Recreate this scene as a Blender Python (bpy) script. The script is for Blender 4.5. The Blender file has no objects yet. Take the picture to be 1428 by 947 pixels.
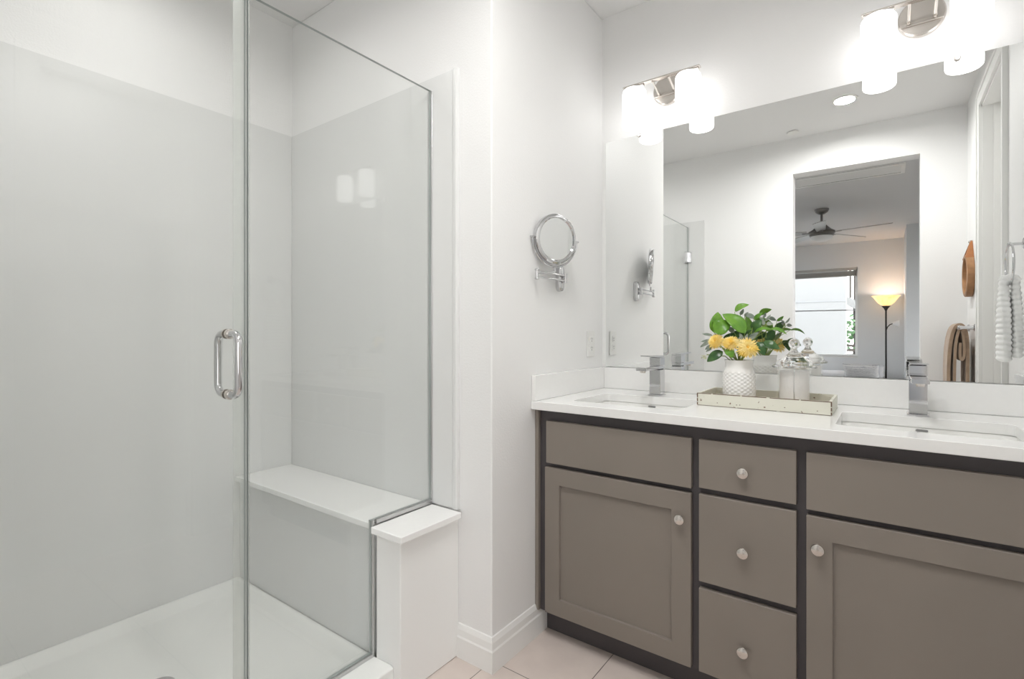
import bpy, bmesh, math, random
from mathutils import Vector, Matrix, noise
PI = math.pi
random.seed(7)
SC = bpy.context.scene
COL = SC.collection

# ------------------------------------------------------------------ camera
cam_d = bpy.data.cameras.new('camera'); cam = bpy.data.objects.new('camera', cam_d); COL.objects.link(cam)
cam.location = (1.077, -2.179, 1.15)
cam.rotation_euler = (PI/2, 0, math.radians(36.405))
cam_d.sensor_width = 36.0; cam_d.lens = 707.54/1428*36.0
cam_d.shift_y = -9.41/1428; cam_d.clip_start = 0.02; cam_d.clip_end = 200
SC.camera = cam

# ------------------------------------------------------------------ world, exposure
W = bpy.data.worlds.new('world'); SC.world = W; W.use_nodes = True
wn = W.node_tree; bg = wn.nodes['Background']
sky = wn.nodes.new('ShaderNodeTexSky'); sky.sky_type = 'NISHITA'; sky.sun_disc = False
sky.sun_elevation = math.radians(48); sky.sun_rotation = math.radians(160)
hs = wn.nodes.new('ShaderNodeHueSaturation'); hs.inputs['Saturation'].default_value = 0.12
wn.links.new(sky.outputs[0], hs.inputs['Color']); wn.links.new(hs.outputs[0], bg.inputs[0]); bg.inputs[1].default_value = 0.52
sun_d = bpy.data.lights.new('sun', 'SUN'); sun_d.energy = 0.1; sun_d.angle = math.radians(2); sun_d.color = (1, 0.97, 0.93)
sun = bpy.data.objects.new('sun', sun_d); COL.objects.link(sun); sun.rotation_euler = (math.radians(-48), 0, math.radians(12))
SC.view_settings.view_transform = 'Standard'; SC.view_settings.look = 'None'
SC.view_settings.gamma = 1.0; SC.view_settings.exposure = 1.02
SC.view_settings.use_curve_mapping = False
cy = SC.cycles
cy.max_bounces = 14; cy.diffuse_bounces = 7; cy.glossy_bounces = 8; cy.transparent_max_bounces = 16; cy.transmission_bounces = 10
cy.sample_clamp_indirect = 6.0
try: cy.use_denoising = True
except Exception: pass

SHADE_STRENGTH = 1.1
CAN_POWER = 5.6

# ------------------------------------------------------------------ materials
def mat(name, color, rough=0.5, metal=0.0, spec=0.5, bump=0.0, bscale=200.0, var=0.0, vscale=8.0, coat=0.0, sheen=0.0, sub=0.0):
    m = bpy.data.materials.new(name); m.use_nodes = True
    n = m.node_tree; b = n.nodes['Principled BSDF']
    b.inputs['Base Color'].default_value = (*color, 1); b.inputs['Roughness'].default_value = rough
    b.inputs['Metallic'].default_value = metal; b.inputs['Specular IOR Level'].default_value = spec
    b.inputs['Coat Weight'].default_value = coat; b.inputs['Sheen Weight'].default_value = sheen
    tc = n.nodes.new('ShaderNodeTexCoord')
    if var > 0:
        t = n.nodes.new('ShaderNodeTexNoise'); t.inputs['Scale'].default_value = vscale; t.inputs['Detail'].default_value = 4
        n.links.new(tc.outputs['Object'], t.inputs['Vector'])
        r = n.nodes.new('ShaderNodeValToRGB')
        r.color_ramp.elements[0].position = 0.3; r.color_ramp.elements[1].position = 0.7
        r.color_ramp.elements[0].color = (*[c*(1-var) for c in color], 1)
        r.color_ramp.elements[1].color = (*[min(1, c*(1+var)) for c in color], 1)
        n.links.new(t.outputs['Fac'], r.inputs['Fac']); n.links.new(r.outputs['Color'], b.inputs['Base Color'])
    if bump > 0:
        t2 = n.nodes.new('ShaderNodeTexNoise'); t2.inputs['Scale'].default_value = bscale; t2.inputs['Detail'].default_value = 3
        n.links.new(tc.outputs['Object'], t2.inputs['Vector'])
        bp = n.nodes.new('ShaderNodeBump'); bp.inputs['Strength'].default_value = bump; bp.inputs['Distance'].default_value = 0.002
        n.links.new(t2.outputs['Fac'], bp.inputs['Height']); n.links.new(bp.outputs['Normal'], b.inputs['Normal'])
    return m

def emit(name, color, strength, rough=0.4):
    m = mat(name, color, rough)
    b = m.node_tree.nodes['Principled BSDF']
    b.inputs['Emission Color'].default_value = (*color, 1); b.inputs['Emission Strength'].default_value = strength
    return m

def clear_glass(name, tint=(0.97, 0.98, 0.975), ior=1.45, rough=0.0):
    """sheet glass: straight-through transmission with Fresnel reflection"""
    m = bpy.data.materials.new(name); m.use_nodes = True
    n = m.node_tree; n.nodes.clear()
    out = n.nodes.new('ShaderNodeOutputMaterial'); mix = n.nodes.new('ShaderNodeMixShader')
    tr = n.nodes.new('ShaderNodeBsdfTransparent'); gl = n.nodes.new('ShaderNodeBsdfGlossy'); geo = n.nodes.new('ShaderNodeNewGeometry')
    tr.inputs[0].default_value = (*tint, 1); gl.inputs['Roughness'].default_value = rough; gl.inputs['Color'].default_value = (1, 1, 1, 1)
    # Schlick reflectance, the same from either side of a pane
    f0 = ((ior-1)/(ior+1))**2
    dt = n.nodes.new('ShaderNodeVectorMath'); dt.operation = 'DOT_PRODUCT'
    n.links.new(geo.outputs['Incoming'], dt.inputs[0]); n.links.new(geo.outputs['Normal'], dt.inputs[1])
    def mth(op, a, b=None):
        q = n.nodes.new('ShaderNodeMath'); q.operation = op
        for i, v in enumerate((a, b)):
            if v is None: continue
            if isinstance(v, (int, float)): q.inputs[i].default_value = v
            else: n.links.new(v, q.inputs[i])
        return q.outputs[0]
    c1 = mth('SUBTRACT', 1.0, mth('MINIMUM', mth('ABSOLUTE', dt.outputs['Value']), 1.0))
    fr = mth('ADD', mth('MULTIPLY', mth('POWER', c1, 5.0), 1-f0), f0)
    n.links.new(fr, mix.inputs[0]); n.links.new(tr.outputs[0], mix.inputs[1]); n.links.new(gl.outputs[0], mix.inputs[2])
    n.links.new(mix.outputs[0], out.inputs[0])
    return m

def clear_vinyl():
    m = clear_glass('clear vinyl seal', (0.93, 0.94, 0.93), 1.5, 0.25)
    n = m.node_tree; out = [q for q in n.nodes if q.type == 'OUTPUT_MATERIAL'][0]; src = out.inputs[0].links[0].from_socket
    df = n.nodes.new('ShaderNodeBsdfDiffuse'); df.inputs[0].default_value = (0.75, 0.76, 0.74, 1); mx = n.nodes.new('ShaderNodeMixShader'); mx.inputs[0].default_value = 0.2
    n.links.new(src, mx.inputs[1]); n.links.new(df.outputs[0], mx.inputs[2]); n.links.new(mx.outputs[0], out.inputs[0]); return m

M = {}
M['paint'] = mat('white wall paint', (0.83, 0.83, 0.825), 0.55, bump=0.35, bscale=150)
M['ceil'] = mat('white ceiling paint', (0.80, 0.80, 0.795), 0.7, bump=0.25, bscale=130)
M['trim'] = mat('white semigloss trim', (0.84, 0.84, 0.825), 0.3)
M['surround'] = mat('white shower surround', (0.72, 0.725, 0.718), 0.30, spec=0.35, var=0.01, vscale=2)
M['acrylic'] = mat('white shower pan', (0.80, 0.81, 0.79), 0.25)
M['quartz'] = mat('white quartz', (0.86, 0.86, 0.85), 0.12, var=0.008, vscale=60)
M['porcelain'] = mat('white porcelain', (0.84, 0.84, 0.82), 0.08)
M['chrome'] = mat('polished chrome', (0.66, 0.66, 0.67), 0.06, metal=1)
M['satin'] = mat('brushed nickel', (0.70, 0.66, 0.62), 0.24, metal=1)
M['alu'] = mat('satin aluminium channel', (0.62, 0.62, 0.62), 0.28, metal=1)
M['mirror'] = mat('silvered mirror', (0.93, 0.94, 0.935), 0.0, metal=1)
M['cab'] = mat('grey brown cabinet paint', (0.245, 0.214, 0.187), 0.42, spec=0.45, var=0.03, vscale=5)
M['frame'] = mat('dark grey face frame', (0.080, 0.072, 0.076), 0.45, spec=0.4)  # face frame, body and toe kick coloured darker than the door fronts
M['sheet'] = clear_glass('clear shower glass', (0.968, 0.973, 0.969), 1.42)
M['edge'] = mat('polished glass edge', (0.34, 0.37, 0.36), 0.1, spec=0.6)
M['shade'] = emit('frosted white lamp glass', (1.0, 0.992, 0.985), SHADE_STRENGTH)
M['can'] = emit('lit recessed lens', (1.0, 0.97, 0.92), 9.0)
M['plastic'] = mat('white plastic', (0.80, 0.80, 0.78), 0.35)
M['dark'] = mat('dark slot', (0.03, 0.03, 0.03), 0.6)
M['slot'] = mat('grey overflow grille', (0.22, 0.22, 0.22), 0.4)
M['clip'] = clear_glass('clear plastic clip', (0.9, 0.9, 0.9), 1.45)

# floor tile ------------------------------------------------------
def tile_mat():
    m = mat('beige ceramic floor tile', (0.48, 0.42, 0.385), 0.45)
    n = m.node_tree; b = n.nodes['Principled BSDF']
    tc = n.nodes.new('ShaderNodeTexCoord'); mp = n.nodes.new('ShaderNodeMapping')
    mp.inputs['Location'].default_value = (0.035, 0.79, 0)
    br = n.nodes.new('ShaderNodeTexBrick'); br.offset = 0.0; br.squash = 1.0
    br.inputs['Scale'].default_value = 1.0; br.inputs['Brick Width'].default_value = 0.3265; br.inputs['Row Height'].default_value = 0.3265
    br.inputs['Mortar Size'].default_value = 0.0016; br.inputs['Mortar Smooth'].default_value = 0.2
    br.inputs['Color1'].default_value = (0.72, 0.63, 0.58, 1); br.inputs['Color2'].default_value = (0.68, 0.60, 0.555, 1)
    br.inputs['Mortar'].default_value = (0.17, 0.145, 0.13, 1)
    n.links.new(tc.outputs['Object'], mp.inputs['Vector']); n.links.new(mp.outputs[0], br.inputs['Vector'])
    nz = n.nodes.new('ShaderNodeTexNoise'); nz.inputs['Scale'].default_value = 9; nz.inputs['Detail'].default_value = 6
    n.links.new(tc.outputs['Object'], nz.inputs['Vector'])
    mx = n.nodes.new('ShaderNodeMixRGB'); mx.blend_type = 'MULTIPLY'; mx.inputs[0].default_value = 0.3
    rp = n.nodes.new('ShaderNodeValToRGB'); rp.color_ramp.elements[0].color = (0.72, 0.70, 0.70, 1); rp.color_ramp.elements[0].position = 0.3; rp.color_ramp.elements[1].position = 0.65
    n.links.new(nz.outputs['Fac'], rp.inputs[0]); n.links.new(br.outputs['Color'], mx.inputs[1]); n.links.new(rp.outputs[0], mx.inputs[2])
    n.links.new(mx.outputs[0], b.inputs['Base Color'])
    bp = n.nodes.new('ShaderNodeBump'); bp.inputs['Strength'].default_value = 0.5; bp.inputs['Distance'].default_value = 0.002; bp.invert = True
    n.links.new(br.outputs['Fac'], bp.inputs['Height']); n.links.new(bp.outputs[0], b.inputs['Normal'])
    return m
M['tile'] = tile_mat()

# ------------------------------------------------------------------ mesh helpers
class MB:
    def __init__(s): s.bm = bmesh.new()
    def box(s, x0, x1, y0, y1, z0, z1, mi=0):
        v = [s.bm.verts.new(p) for p in ((x0,y0,z0),(x1,y0,z0),(x1,y1,z0),(x0,y1,z0),(x0,y0,z1),(x1,y0,z1),(x1,y1,z1),(x0,y1,z1))]
        for f in ((0,3,2,1),(4,5,6,7),(0,1,5,4),(1,2,6,5),(2,3,7,6),(3,0,4,7)):
            s.bm.faces.new([v[i] for i in f]).material_index = mi
        return s
    def prism(s, pts, axis, a, b, mi=0, side_mi=None):
        """polygon pts in the plane normal to axis, from a to b"""
        def P(u, w, t): return {'x': (t, u, w), 'y': (u, t, w), 'z': (u, w, t)}[axis]
        A = [s.bm.verts.new(P(u, w, a)) for u, w in pts]; B = [s.bm.verts.new(P(u, w, b)) for u, w in pts]
        n = len(pts)
        s.bm.faces.new(A).material_index = mi; s.bm.faces.new(B[::-1]).material_index = mi
        for i in range(n):
            s.bm.faces.new((A[i], B[i], B[(i+1) % n], A[(i+1) % n])).material_index = mi if side_mi is None else side_mi
        return s
    def lathe(s, prof, c=(0,0,0), seg=32, axis='z', mod=None):
        """prof: list of (r, h) along axis; r=0 closes"""
        rings = []
        for r, h in prof:
            ring = []
            if r <= 1e-6:
                ring = [None]; pts = [(0, 0)]
            else:
                pts = [(math.cos(2*PI*k/seg), math.sin(2*PI*k/seg)) for k in range(seg)]
            vs = []
            for k, (ca, sa) in enumerate(pts):
                rr = r + (mod(2*PI*k/seg, h) if mod and r > 1e-6 else 0)
                u, w = ca*rr, sa*rr
                p = {'z': (u, w, h), 'y': (u, h, w), 'x': (h, u, w)}[axis]
                vs.append(s.bm.verts.new((p[0]+c[0], p[1]+c[1], p[2]+c[2])))
            rings.append(vs)
        for a, b in zip(rings, rings[1:]):
            if len(a) == 1 and len(b) == 1: continue
            for k in range(seg):
                k2 = (k+1) % seg
                if len(a) == 1: s.bm.faces.new((a[0], b[k2], b[k]))
                elif len(b) == 1: s.bm.faces.new((a[k], a[k2], b[0]))
                else: s.bm.faces.new((a[k], a[k2], b[k2], b[k]))
        return s
    def tube(s, pts, r, seg=12, cap=True, flat=None):
        pts = [Vector(p) for p in pts]; n = len(pts); rings = []
        up = Vector((0, 0, 1))
        t0 = (pts[1]-pts[0]).normalized()
        if abs(t0.dot(up)) > 0.95: up = Vector((0, 1, 0))
        side = t0.cross(up).normalized()
        for i, p in enumerate(pts):
            t = (pts[min(i+1, n-1)]-pts[max(i-1, 0)]).normalized()
            side = (side - t*side.dot(t)).normalized(); nn = t.cross(side)
            rr = r[i] if isinstance(r, (list, tuple)) else r
            f = flat or 1.0
            rings.append([s.bm.verts.new(p + side*math.cos(2*PI*k/seg)*rr + nn*math.sin(2*PI*k/seg)*rr*f) for k in range(seg)])
        for a, b in zip(rings, rings[1:]):
            for k in range(seg): s.bm.faces.new((a[k], a[(k+1) % seg], b[(k+1) % seg], b[k]))
        if cap:
            s.bm.faces.new(rings[0][::-1]); s.bm.faces.new(rings[-1])
        return s
    def sphere(s, c, r, sx=1, sy=1, sz=1, seg=24):
        m = Matrix.Translation(c) @ Matrix.Diagonal((r*sx, r*sy, r*sz, 1))
        bmesh.ops.create_uvsphere(s.bm, u_segments=seg, v_segments=seg//2, radius=1, matrix=m); return s
    def loft(s, rings, cap0=True, cap1=True):
        R = [[s.bm.verts.new(p) for p in r] for r in rings]; n = len(R[0])
        for a, b in zip(R, R[1:]):
            for k in range(n): s.bm.faces.new((a[k], a[(k+1) % n], b[(k+1) % n], b[k]))
        if cap0: s.bm.faces.new(R[0][::-1])
        if cap1: s.bm.faces.new(R[-1])
        return s
    def grid(s, fn, nu, nv):
        V = [[s.bm.verts.new(fn(i/nu, j/nv)) for j in range(nv+1)] for i in range(nu+1)]
        for i in range(nu):
            for j in range(nv): s.bm.faces.new((V[i][j], V[i+1][j], V[i+1][j+1], V[i][j+1]))
        return s
    def xf(s, m): bmesh.ops.transform(s.bm, matrix=m, verts=s.bm.verts); return s
    def build(s, name, m, parent=None, smooth=False, bevel=0.0, bseg=2, solid=0.0, subsurf=0, angle=35):
        bmesh.ops.recalc_face_normals(s.bm, faces=s.bm.faces)
        me = bpy.data.meshes.new(name); s.bm.to_mesh(me); s.bm.free()
        o = bpy.data.objects.new(name, me); COL.objects.link(o)
        for mm in (m if isinstance(m, (list, tuple)) else [m]): me.materials.append(mm)
        if smooth:
            for p in me.polygons: p.use_smooth = True
            try: me.set_sharp_from_angle(angle=math.radians(angle))
            except Exception: pass
        if solid:
            md = o.modifiers.new('solid', 'SOLIDIFY'); md.thickness = solid; md.offset = 0
        if bevel:
            md = o.modifiers.new('bevel', 'BEVEL'); md.width = bevel; md.segments = bseg; md.limit_method = 'ANGLE'; md.angle_limit = math.radians(40)
            md.harden_normals = True
            for p in me.polygons: p.use_smooth = True
            try: me.set_sharp_from_angle(angle=math.radians(40))
            except Exception: pass
        if subsurf:
            md = o.modifiers.new('sub', 'SUBSURF'); md.levels = subsurf; md.render_levels = subsurf
        if parent is not None: o.parent = parent
        return o

def base_origin(o):
    vs = o.data.vertices
    xs = [v.co.x for v in vs]; ys = [v.co.y for v in vs]; zs = [v.co.z for v in vs]
    c = Vector(((min(xs)+max(xs))/2, (min(ys)+max(ys))/2, min(zs)))
    o.data.transform(Matrix.Translation(-c)); o.location = c
    return o
def tag(o, label, cat, group=None):
    o['label'] = label; o['category'] = cat
    if group: o['group'] = group
    return o
def thing(name, label, cat, loc=(0,0,0), rz=0, group=None):
    o = bpy.data.objects.new(name, None); COL.objects.link(o); o.location = loc; o.rotation_euler = (0, 0, rz)
    o.empty_display_size = 0.05
    return tag(o, label, cat, group)
def struct(name, mb, m, parent=None, **k):
    o = mb.build(name, m, parent, **k); o['kind'] = 'structure'; return o
def copy_tree(o, parent=None):
    c = o.copy(); COL.objects.link(c)
    if parent is not None: c.parent = parent
    for ch in list(o.children): copy_tree(ch, c)
    return c
def rrect(x0, x1, y0, y1, r, n=6):
    pts = []
    for cx_, cy_, a0 in ((x1-r, y1-r, 0), (x0+r, y1-r, 90), (x0+r, y0+r, 180), (x1-r, y0+r, 270)):
        for k in range(n+1):
            a = math.radians(a0+90*k/n); pts.append((cx_+r*math.cos(a), cy_+r*math.sin(a)))
    return pts

# ================================================================== the rooms
H = 2.628; XR = 1.50; YF = -2.22; YB = -2.35; WD = -0.834; XS = -1.234
struct('floor', MB().box(-1.40, 1.66, -2.35, 0.12, -0.10, 0.0), M['tile'])
struct('ceiling', MB().box(-1.40, 1.66, -2.22, 0.12, H, H+0.1), M['ceil'])
struct('wall_back', MB().box(0.0, 1.62, 0.0, 0.12, 0, H), M['paint'])
struct('wall_left', MB().box(-1.40, 0.0, WD, 0.12, 0, H), M['paint'], bevel=0.006)
struct('wall_shower', MB().box(-1.40, XS, -2.22, WD, 0, H), M['paint'])
# front wall with the tall opening to the bedroom
OX0, OX1, OZ = 0.504, 1.262, 2.359
w = MB().box(-2.7, OX0, YB, YF, 0, H).box(OX1, 3.3, YB, YF, 0, H).box(OX0, OX1, YB, YF, OZ, H)
struct('wall_front', w, M['paint'])
# right wall with a tall door
DY0, DY1, DZ = -1.60, -0.93, 2.40
w = MB().box(XR, XR+0.12, DY1, 0.0, 0, H).box(XR, XR+0.12, YF, DY0, 0, H).box(XR, XR+0.12, DY0, DY1, DZ, H)
struct('wall_right', w, M['paint'])
# casing
def casing():
    mb = MB(); cw = 0.075
    for (a, b, c, d) in ((DY0-cw, DY0, 0, DZ+cw), (DY1, DY1+cw, 0, DZ+cw), (DY0, DY1, DZ, DZ+cw)):
        mb.box(XR-0.014, XR, a, b, c, d)
    mb.box(XR-0.02, XR-0.014, DY0-cw, DY0-cw+0.02, 0, DZ+cw).box(XR-0.02, XR-0.014, DY1+cw-0.02, DY1+cw, 0, DZ+cw).box(XR-0.02, XR-0.014, DY0-cw, DY1+cw, DZ+cw-0.02, DZ+cw)
    # jamb lining and stop
    mb.box(XR, XR+0.12, DY0, DY0+0.012, 0, DZ).box(XR, XR+0.12, DY1-0.012, DY1, 0, DZ).box(XR, XR+0.12, DY0, DY1, DZ-0.012, DZ)
    mb.box(XR+0.045, XR+0.075, DY0+0.012, DY0+0.024, 0, DZ-0.012).box(XR+0.045, XR+0.075, DY1-0.024, DY1-0.012, 0, DZ-0.012)
    return mb
d1 = struct('door_1', MB().box(XR+0.075, XR+0.11, DY0+0.014, DY1-0.014, 0.01, DZ-0.014), M['trim'])
struct('door_frame', casing(), M['trim'], d1)
pn = MB()
for z0, z1 in ((0.18, 1.0), (1.15, 2.22)): pn.box(XR+0.068, XR+0.076, DY0+0.13, DY1-0.13, z0, z1)
struct('door_panel', pn, M['trim'], d1, bevel=0.004)

# baseboards: profiled
BP = [(0, 0), (0.013, 0), (0.013, 0.072), (0.010, 0.078), (0.009, 0.100), (0.004, 0.116), (0, 0.118)]
def baseboard(name, p0, p1, nrm, mit0=0, mit1=0):
    """profile extruded from p0 to p1, standing out along nrm; mitX lengthens the outer edge"""
    p0 = Vector((*p0, 0)); p1 = Vector((*p1, 0)); nrm = Vector((*nrm, 0)); t = (p1-p0).normalized()
    mb = MB()
    A = [p0 + nrm*d + Vector((0, 0, z)) - t*(d*mit0) for d, z in BP]; B = [p1 + nrm*d + Vector((0, 0, z)) + t*(d*mit1) for d, z in BP]
    mb.loft([A, B]); return struct(name, mb, M['trim'])
baseboard('baseboard_left', (0, WD), (0, -0.50), (1, 0), mit0=1)
baseboard('baseboard_corner', (-0.15, WD), (0, WD), (0, -1), mit1=1)
baseboard('baseboard_front', (OX1, YF), (XR, YF), (0, 1))
baseboard('baseboard_right', (XR, -0.855), (XR, -0.63), (-1, 0))

# ================================================================== shower
PT = 2.092   # top of surround panels
XG = -0.283  # glass plane
def shower_panel(mb, label):
    return tag(base_origin(mb.build('shower_wall_panel', M['surround'])), label, 'shower wall panel', 'shower wall panels')
shower_panel(MB().box(XS+0.001, XS+0.011, YF+0.013, WD-0.0105, 0.075, PT), 'wide glossy white shower wall panel on the long wall behind the glass door')
shower_panel(MB().prism([(XS+0.0115, 0.075), (XS+0.0115, PT), (-0.1685, PT), (-0.1685, 0.522), (-0.283, 0.522), (-0.283, 0.075)], 'y', WD-0.010, WD-0.0005).prism([(-0.168, WD-0.0005), (-0.168, WD-0.012), (-0.163, WD-0.016), (-0.152, WD-0.016), (-0.146, WD-0.012), (-0.145, WD-0.0005)], 'z', 0.522, PT), 'glossy white shower wall panel above the bench, ending beside the pony wall')
shower_panel(MB().box(XS+0.0115, -0.15, YF+0.0005, YF+0.010, 0.096, PT), 'glossy white shower wall panel seen in the mirror, behind the door hinges')

pan = thing('shower_pan', 'white acrylic shower pan with raised rim and curb under the glass', 'shower pan', ((XS-0.2)/2, -1.5, 0))
def L(x, y, z): return (x-pan.location.x, y-pan.location.y, z)
X0, X1, Y0, Y1 = XS+0.0005, -0.315, YF+0.0005, -1.0905
def rect_ring(i, z, r=0.03): return [L(px, py, z) for px, py in rrect(X0+i, X1-i*0.8, Y0+i, Y1-i, max(r, 0.004), 5)]
mb = MB().loft([rect_ring(0, 0.001, .004), rect_ring(0, 0.072, .004), rect_ring(0.002, 0.0745, .004), rect_ring(0.014, 0.0745, .01), rect_ring(0.022, 0.070, .02), rect_ring(0.040, 0.040, .04), rect_ring(0.052, 0.034, .05), rect_ring(0.42, 0.026, .06)])
mb.build('pan_floor', M['acrylic'], pan, smooth=True, angle=50)
cb = MB().prism([(-0.335, 0.001), (-0.335, 0.075), (-0.328, 0.086), (-0.19, 0.092), (-0.180, 0.086), (-0.178, 0.001)], 'y', YF+0.0005, -1.106)
cb.xf(Matrix.Translation(-pan.location)); cb.build('curb', M['acrylic'], pan, bevel=0.003)
dr = MB().lathe([(0, 0.0), (0.045, 0.0), (0.045, 0.004), (0.04, 0.005), (0, 0.005)], c=L(-0.78, -1.55, 0.0262)); dr.build('drain', M['chrome'], pan, smooth=True)

bench = thing('shower_bench', 'built-in white shower bench with a smooth slab seat beside the pony wall', 'bench', (-0.76, -0.97, 0.0))
mb = MB(); mb.box(XS+0.012+0.76, -0.2965+0.76, -1.088+0.97, WD-0.011+0.97, 0.001, 0.498); mb.build('bench_base', M['surround'], bench, bevel=0.002)
mb = MB(); mb.box(XS+0.012+0.76, -0.2965+0.76, -1.108+0.97, WD-0.011+0.97, 0.498, 0.520); mb.build('seat_slab', M['quartz'], bench, bevel=0.003)

pw = struct('wall_pony', MB().box(-0.268, -0.150, -1.105, WD-0.0005, 0.001, 0.498), M['trim'], bevel=0.004)
struct('wall_cap', MB().box(-0.268, -0.122, -1.127, WD-0.0165, 0.498, 0.520), M['quartz'], pw, bevel=0.003)

# fixed glass panel, notched over the bench
gp = thing('shower_screen', 'fixed clear glass shower panel notched over the bench, chrome channel on its edges', 'shower glass panel', (XG, -1.17, 0.09))
def G(pts): return [(y+1.17, z-0.09) for y, z in pts]
poly = G([(-0.848, 0.536), (-0.848, 2.045), (-1.514, 2.045), (-1.514, 0.101), (-1.116, 0.101), (-1.116, 0.536)])
MB().prism(poly, 'x', -0.005, 0.005, 0, 1).build('pane', [M['sheet'], M['edge']], gp)
ch = MB()
def chan(y0, y1, z0, z1): ch.box(-0.011, 0.011, y0+1.17, y1+1.17, z0-0.09, z1-0.09)
chan(-0.8475, WD-0.0105, 0.524, 2.045)        # up the wall
chan(-1.100, -0.8475, 0.5205, 0.5355)          # along the seat
chan(-1.1155, -1.1285+0.02, 0.1, 0.5355)       # down the end of the bench
chan(-1.514, -1.1085, 0.0885, 0.1005)        # on the curb
ch.build('channel', M['alu'], gp, bevel=0.0015)

gd = thing('shower_door', 'frameless clear glass shower door with a tubular chrome pull handle', 'shower door', (XG, -1.86, 0.101))
MB().prism([(y+1.86, z-0.101) for y, z in ((-1.521, 0.103), (-1.521, 2.045), (-2.203, 2.045), (-2.203, 0.103))], 'x', -0.005, 0.005, 0, 1).build('pane', [M['sheet'], M['edge']], gd)
M['vinyl'] = clear_vinyl()
MB().box(-0.0085, -0.0055, -1.548+1.86, -1.505+1.86, 0.004, 1.942).build('door_seal', M['vinyl'], gd, bevel=0.001)
def pull(sgn):
    y = -1.563+1.86; z0, z1 = 0.992-0.101, 1.147-0.101; d = 0.056; r = 0.026; pts = [(0.006*sgn, y, z0)]
    for k in range(9):
        a = k/8*PI/2; pts.append((sgn*(d-r+r*math.sin(a)), y, z0+r-r*math.cos(a)))
    for k in range(9):
        a = k/8*PI/2; pts.append((sgn*(d-r+r*math.cos(a)), y, z1-r+r*math.sin(a)))
    pts.append((0.006*sgn, y, z1)); return pts
hd = MB(); hd.tube(pull(1), 0.0095, 16); hd.tube(pull(-1), 0.0095, 16); hh = hd.build('handle', M['chrome'], gd, smooth=True)
wsh = MB()
for z in (0.992-0.101, 1.147-0.101):
    for s_ in (1, -1): wsh.lathe([(0, 0.005*s_), (0.013, 0.005*s_), (0.013, 0.010*s_), (0.0115, 0.012*s_), (0.0115, 0.016*s_), (0, 0.016*s_)], c=(0, -1.563+1.86, z), axis='x', seg=20)
wsh.build('washer', M['satin'], hh, smooth=True)
for z in (1.79-0.101, 0.34-0.101):
    hb = MB().box(-0.012, 0.012, -2.208+1.86, -2.155+1.86, z-0.045, z+0.045).box(-0.03, 0.03, -2.210+1.86, -2.203+1.86, z-0.045, z+0.045)
    hb.build('hinge', M['chrome'], gd, bevel=0.003)

# ================================================================== vanity
van = thing('bathroom_vanity', 'grey-brown double vanity cabinet with shaker doors and slab drawers', 'vanity cabinet', (0.75, -0.30, 0.0))
def V(mb): return mb.xf(Matrix.Translation((-0.75, 0.30, 0)))
VX0, VX1, VF, VZ0, VZ1 = 0.004, 1.496, -0.555, 0.096, 0.861
mb = MB().box(VX0, VX0+0.016, VF+0.018, -0.004, VZ0, VZ1).box(VX1-0.016, VX1, VF+0.018, -0.004, VZ0, VZ1).box(VX0+0.016, VX1-0.016, VF+0.018, -0.004, VZ0, VZ0+0.016).box(VX0+0.016, VX1-0.016, -0.014, -0.004, VZ0+0.016, VZ1)
V(mb).build('cabinet_body', M['frame'], van)
fr = MB()
def F(x0, x1, z0, z1): fr.box(x0, x1, VF, VF+0.018, z0, z1)
F(VX0, 0.058, VZ0, VZ1); F(1.432, VX1, VZ0, VZ1); F(0.576, 0.624, VZ0, VZ1); F(0.864, 0.912, VZ0, VZ1)
for a, b in ((0.058, 0.576), (0.912, 1.432)):
    F(a, b, 0.810, VZ1); F(a, b, VZ0, 0.114); F(a, b, 0.640, 0.672)
for z0, z1 in ((0.810, VZ1), (0.645, 0.676), (0.356, 0.390), (VZ0, 0.114)): F(0.624, 0.864, z0, z1)
V(fr).build('face_frame', M['frame'], van)
V(MB().box(0.006, 1.494, -0.505, -0.490, 0.001, VZ0)).build('toe_kick', M['frame'], van)
V(MB().box(0.0005, 0.016, -0.572, VF-0.0005, 0.098, VZ1)).build('scribe_strip', M['cab'], van, bevel=0.002)

def knob(x, z, parent):
    k = MB().lathe([(0, 0.0), (0.007, 0.0), (0.0065, -0.004), (0.0055, -0.012), (0.008, -0.015), (0.0155, -0.017), (0.0165, -0.020), (0.0150, -0.0235), (0.010, -0.0265), (0.0, -0.0275)], c=(x-0.75, -0.5755+0.30, z), axis='y', seg=28)
    o = k.build('knob', M['satin'], parent, smooth=True); o['label'] = 'round brushed nickel knob'; return o
def slab(name, x0, x1, z0, z1):
    return V(MB().box(x0, x1, -0.575, VF-0.0005, z0, z1)).build(name, M['cab'], van, bevel=0.002)
def shaker(x0, x1, z0, z1, fw=0.062):
    mb = MB(); yb, yf = VF-0.0005, -0.575
    # ring of frame, with recessed field in one closed mesh
    o = [(x0, z0), (x1, z0), (x1, z1), (x0, z1)]; i = [(x0+fw, z0+fw), (x1-fw, z0+fw), (x1-fw, z1-fw), (x0+fw, z1-fw)]
    bm = mb.bm
    def vs(pts, y): return [bm.verts.new((px, y, pz)) for px, pz in pts]
    ob, of, inf, inb = vs(o, yb), vs(o, yf), vs(i, yf), vs(i, yf+0.010)
    bm.faces.new(ob[::-1]); bm.faces.new(inb)
    for k in range(4):
        j = (k+1) % 4
        bm.faces.new((ob[k], ob[j], of[j], of[k])); bm.faces.new((of[k], of[j], inf[j], inf[k])); bm.faces.new((inf[k], inf[j], inb[j], inb[k]))
    return V(mb).build('door', M['cab'], van, bevel=0.0018)
slab('false_front', 0.052, 0.588, 0.664, 0.821)
slab('false_front', 0.900, 1.438, 0.664, 0.821)
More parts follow.
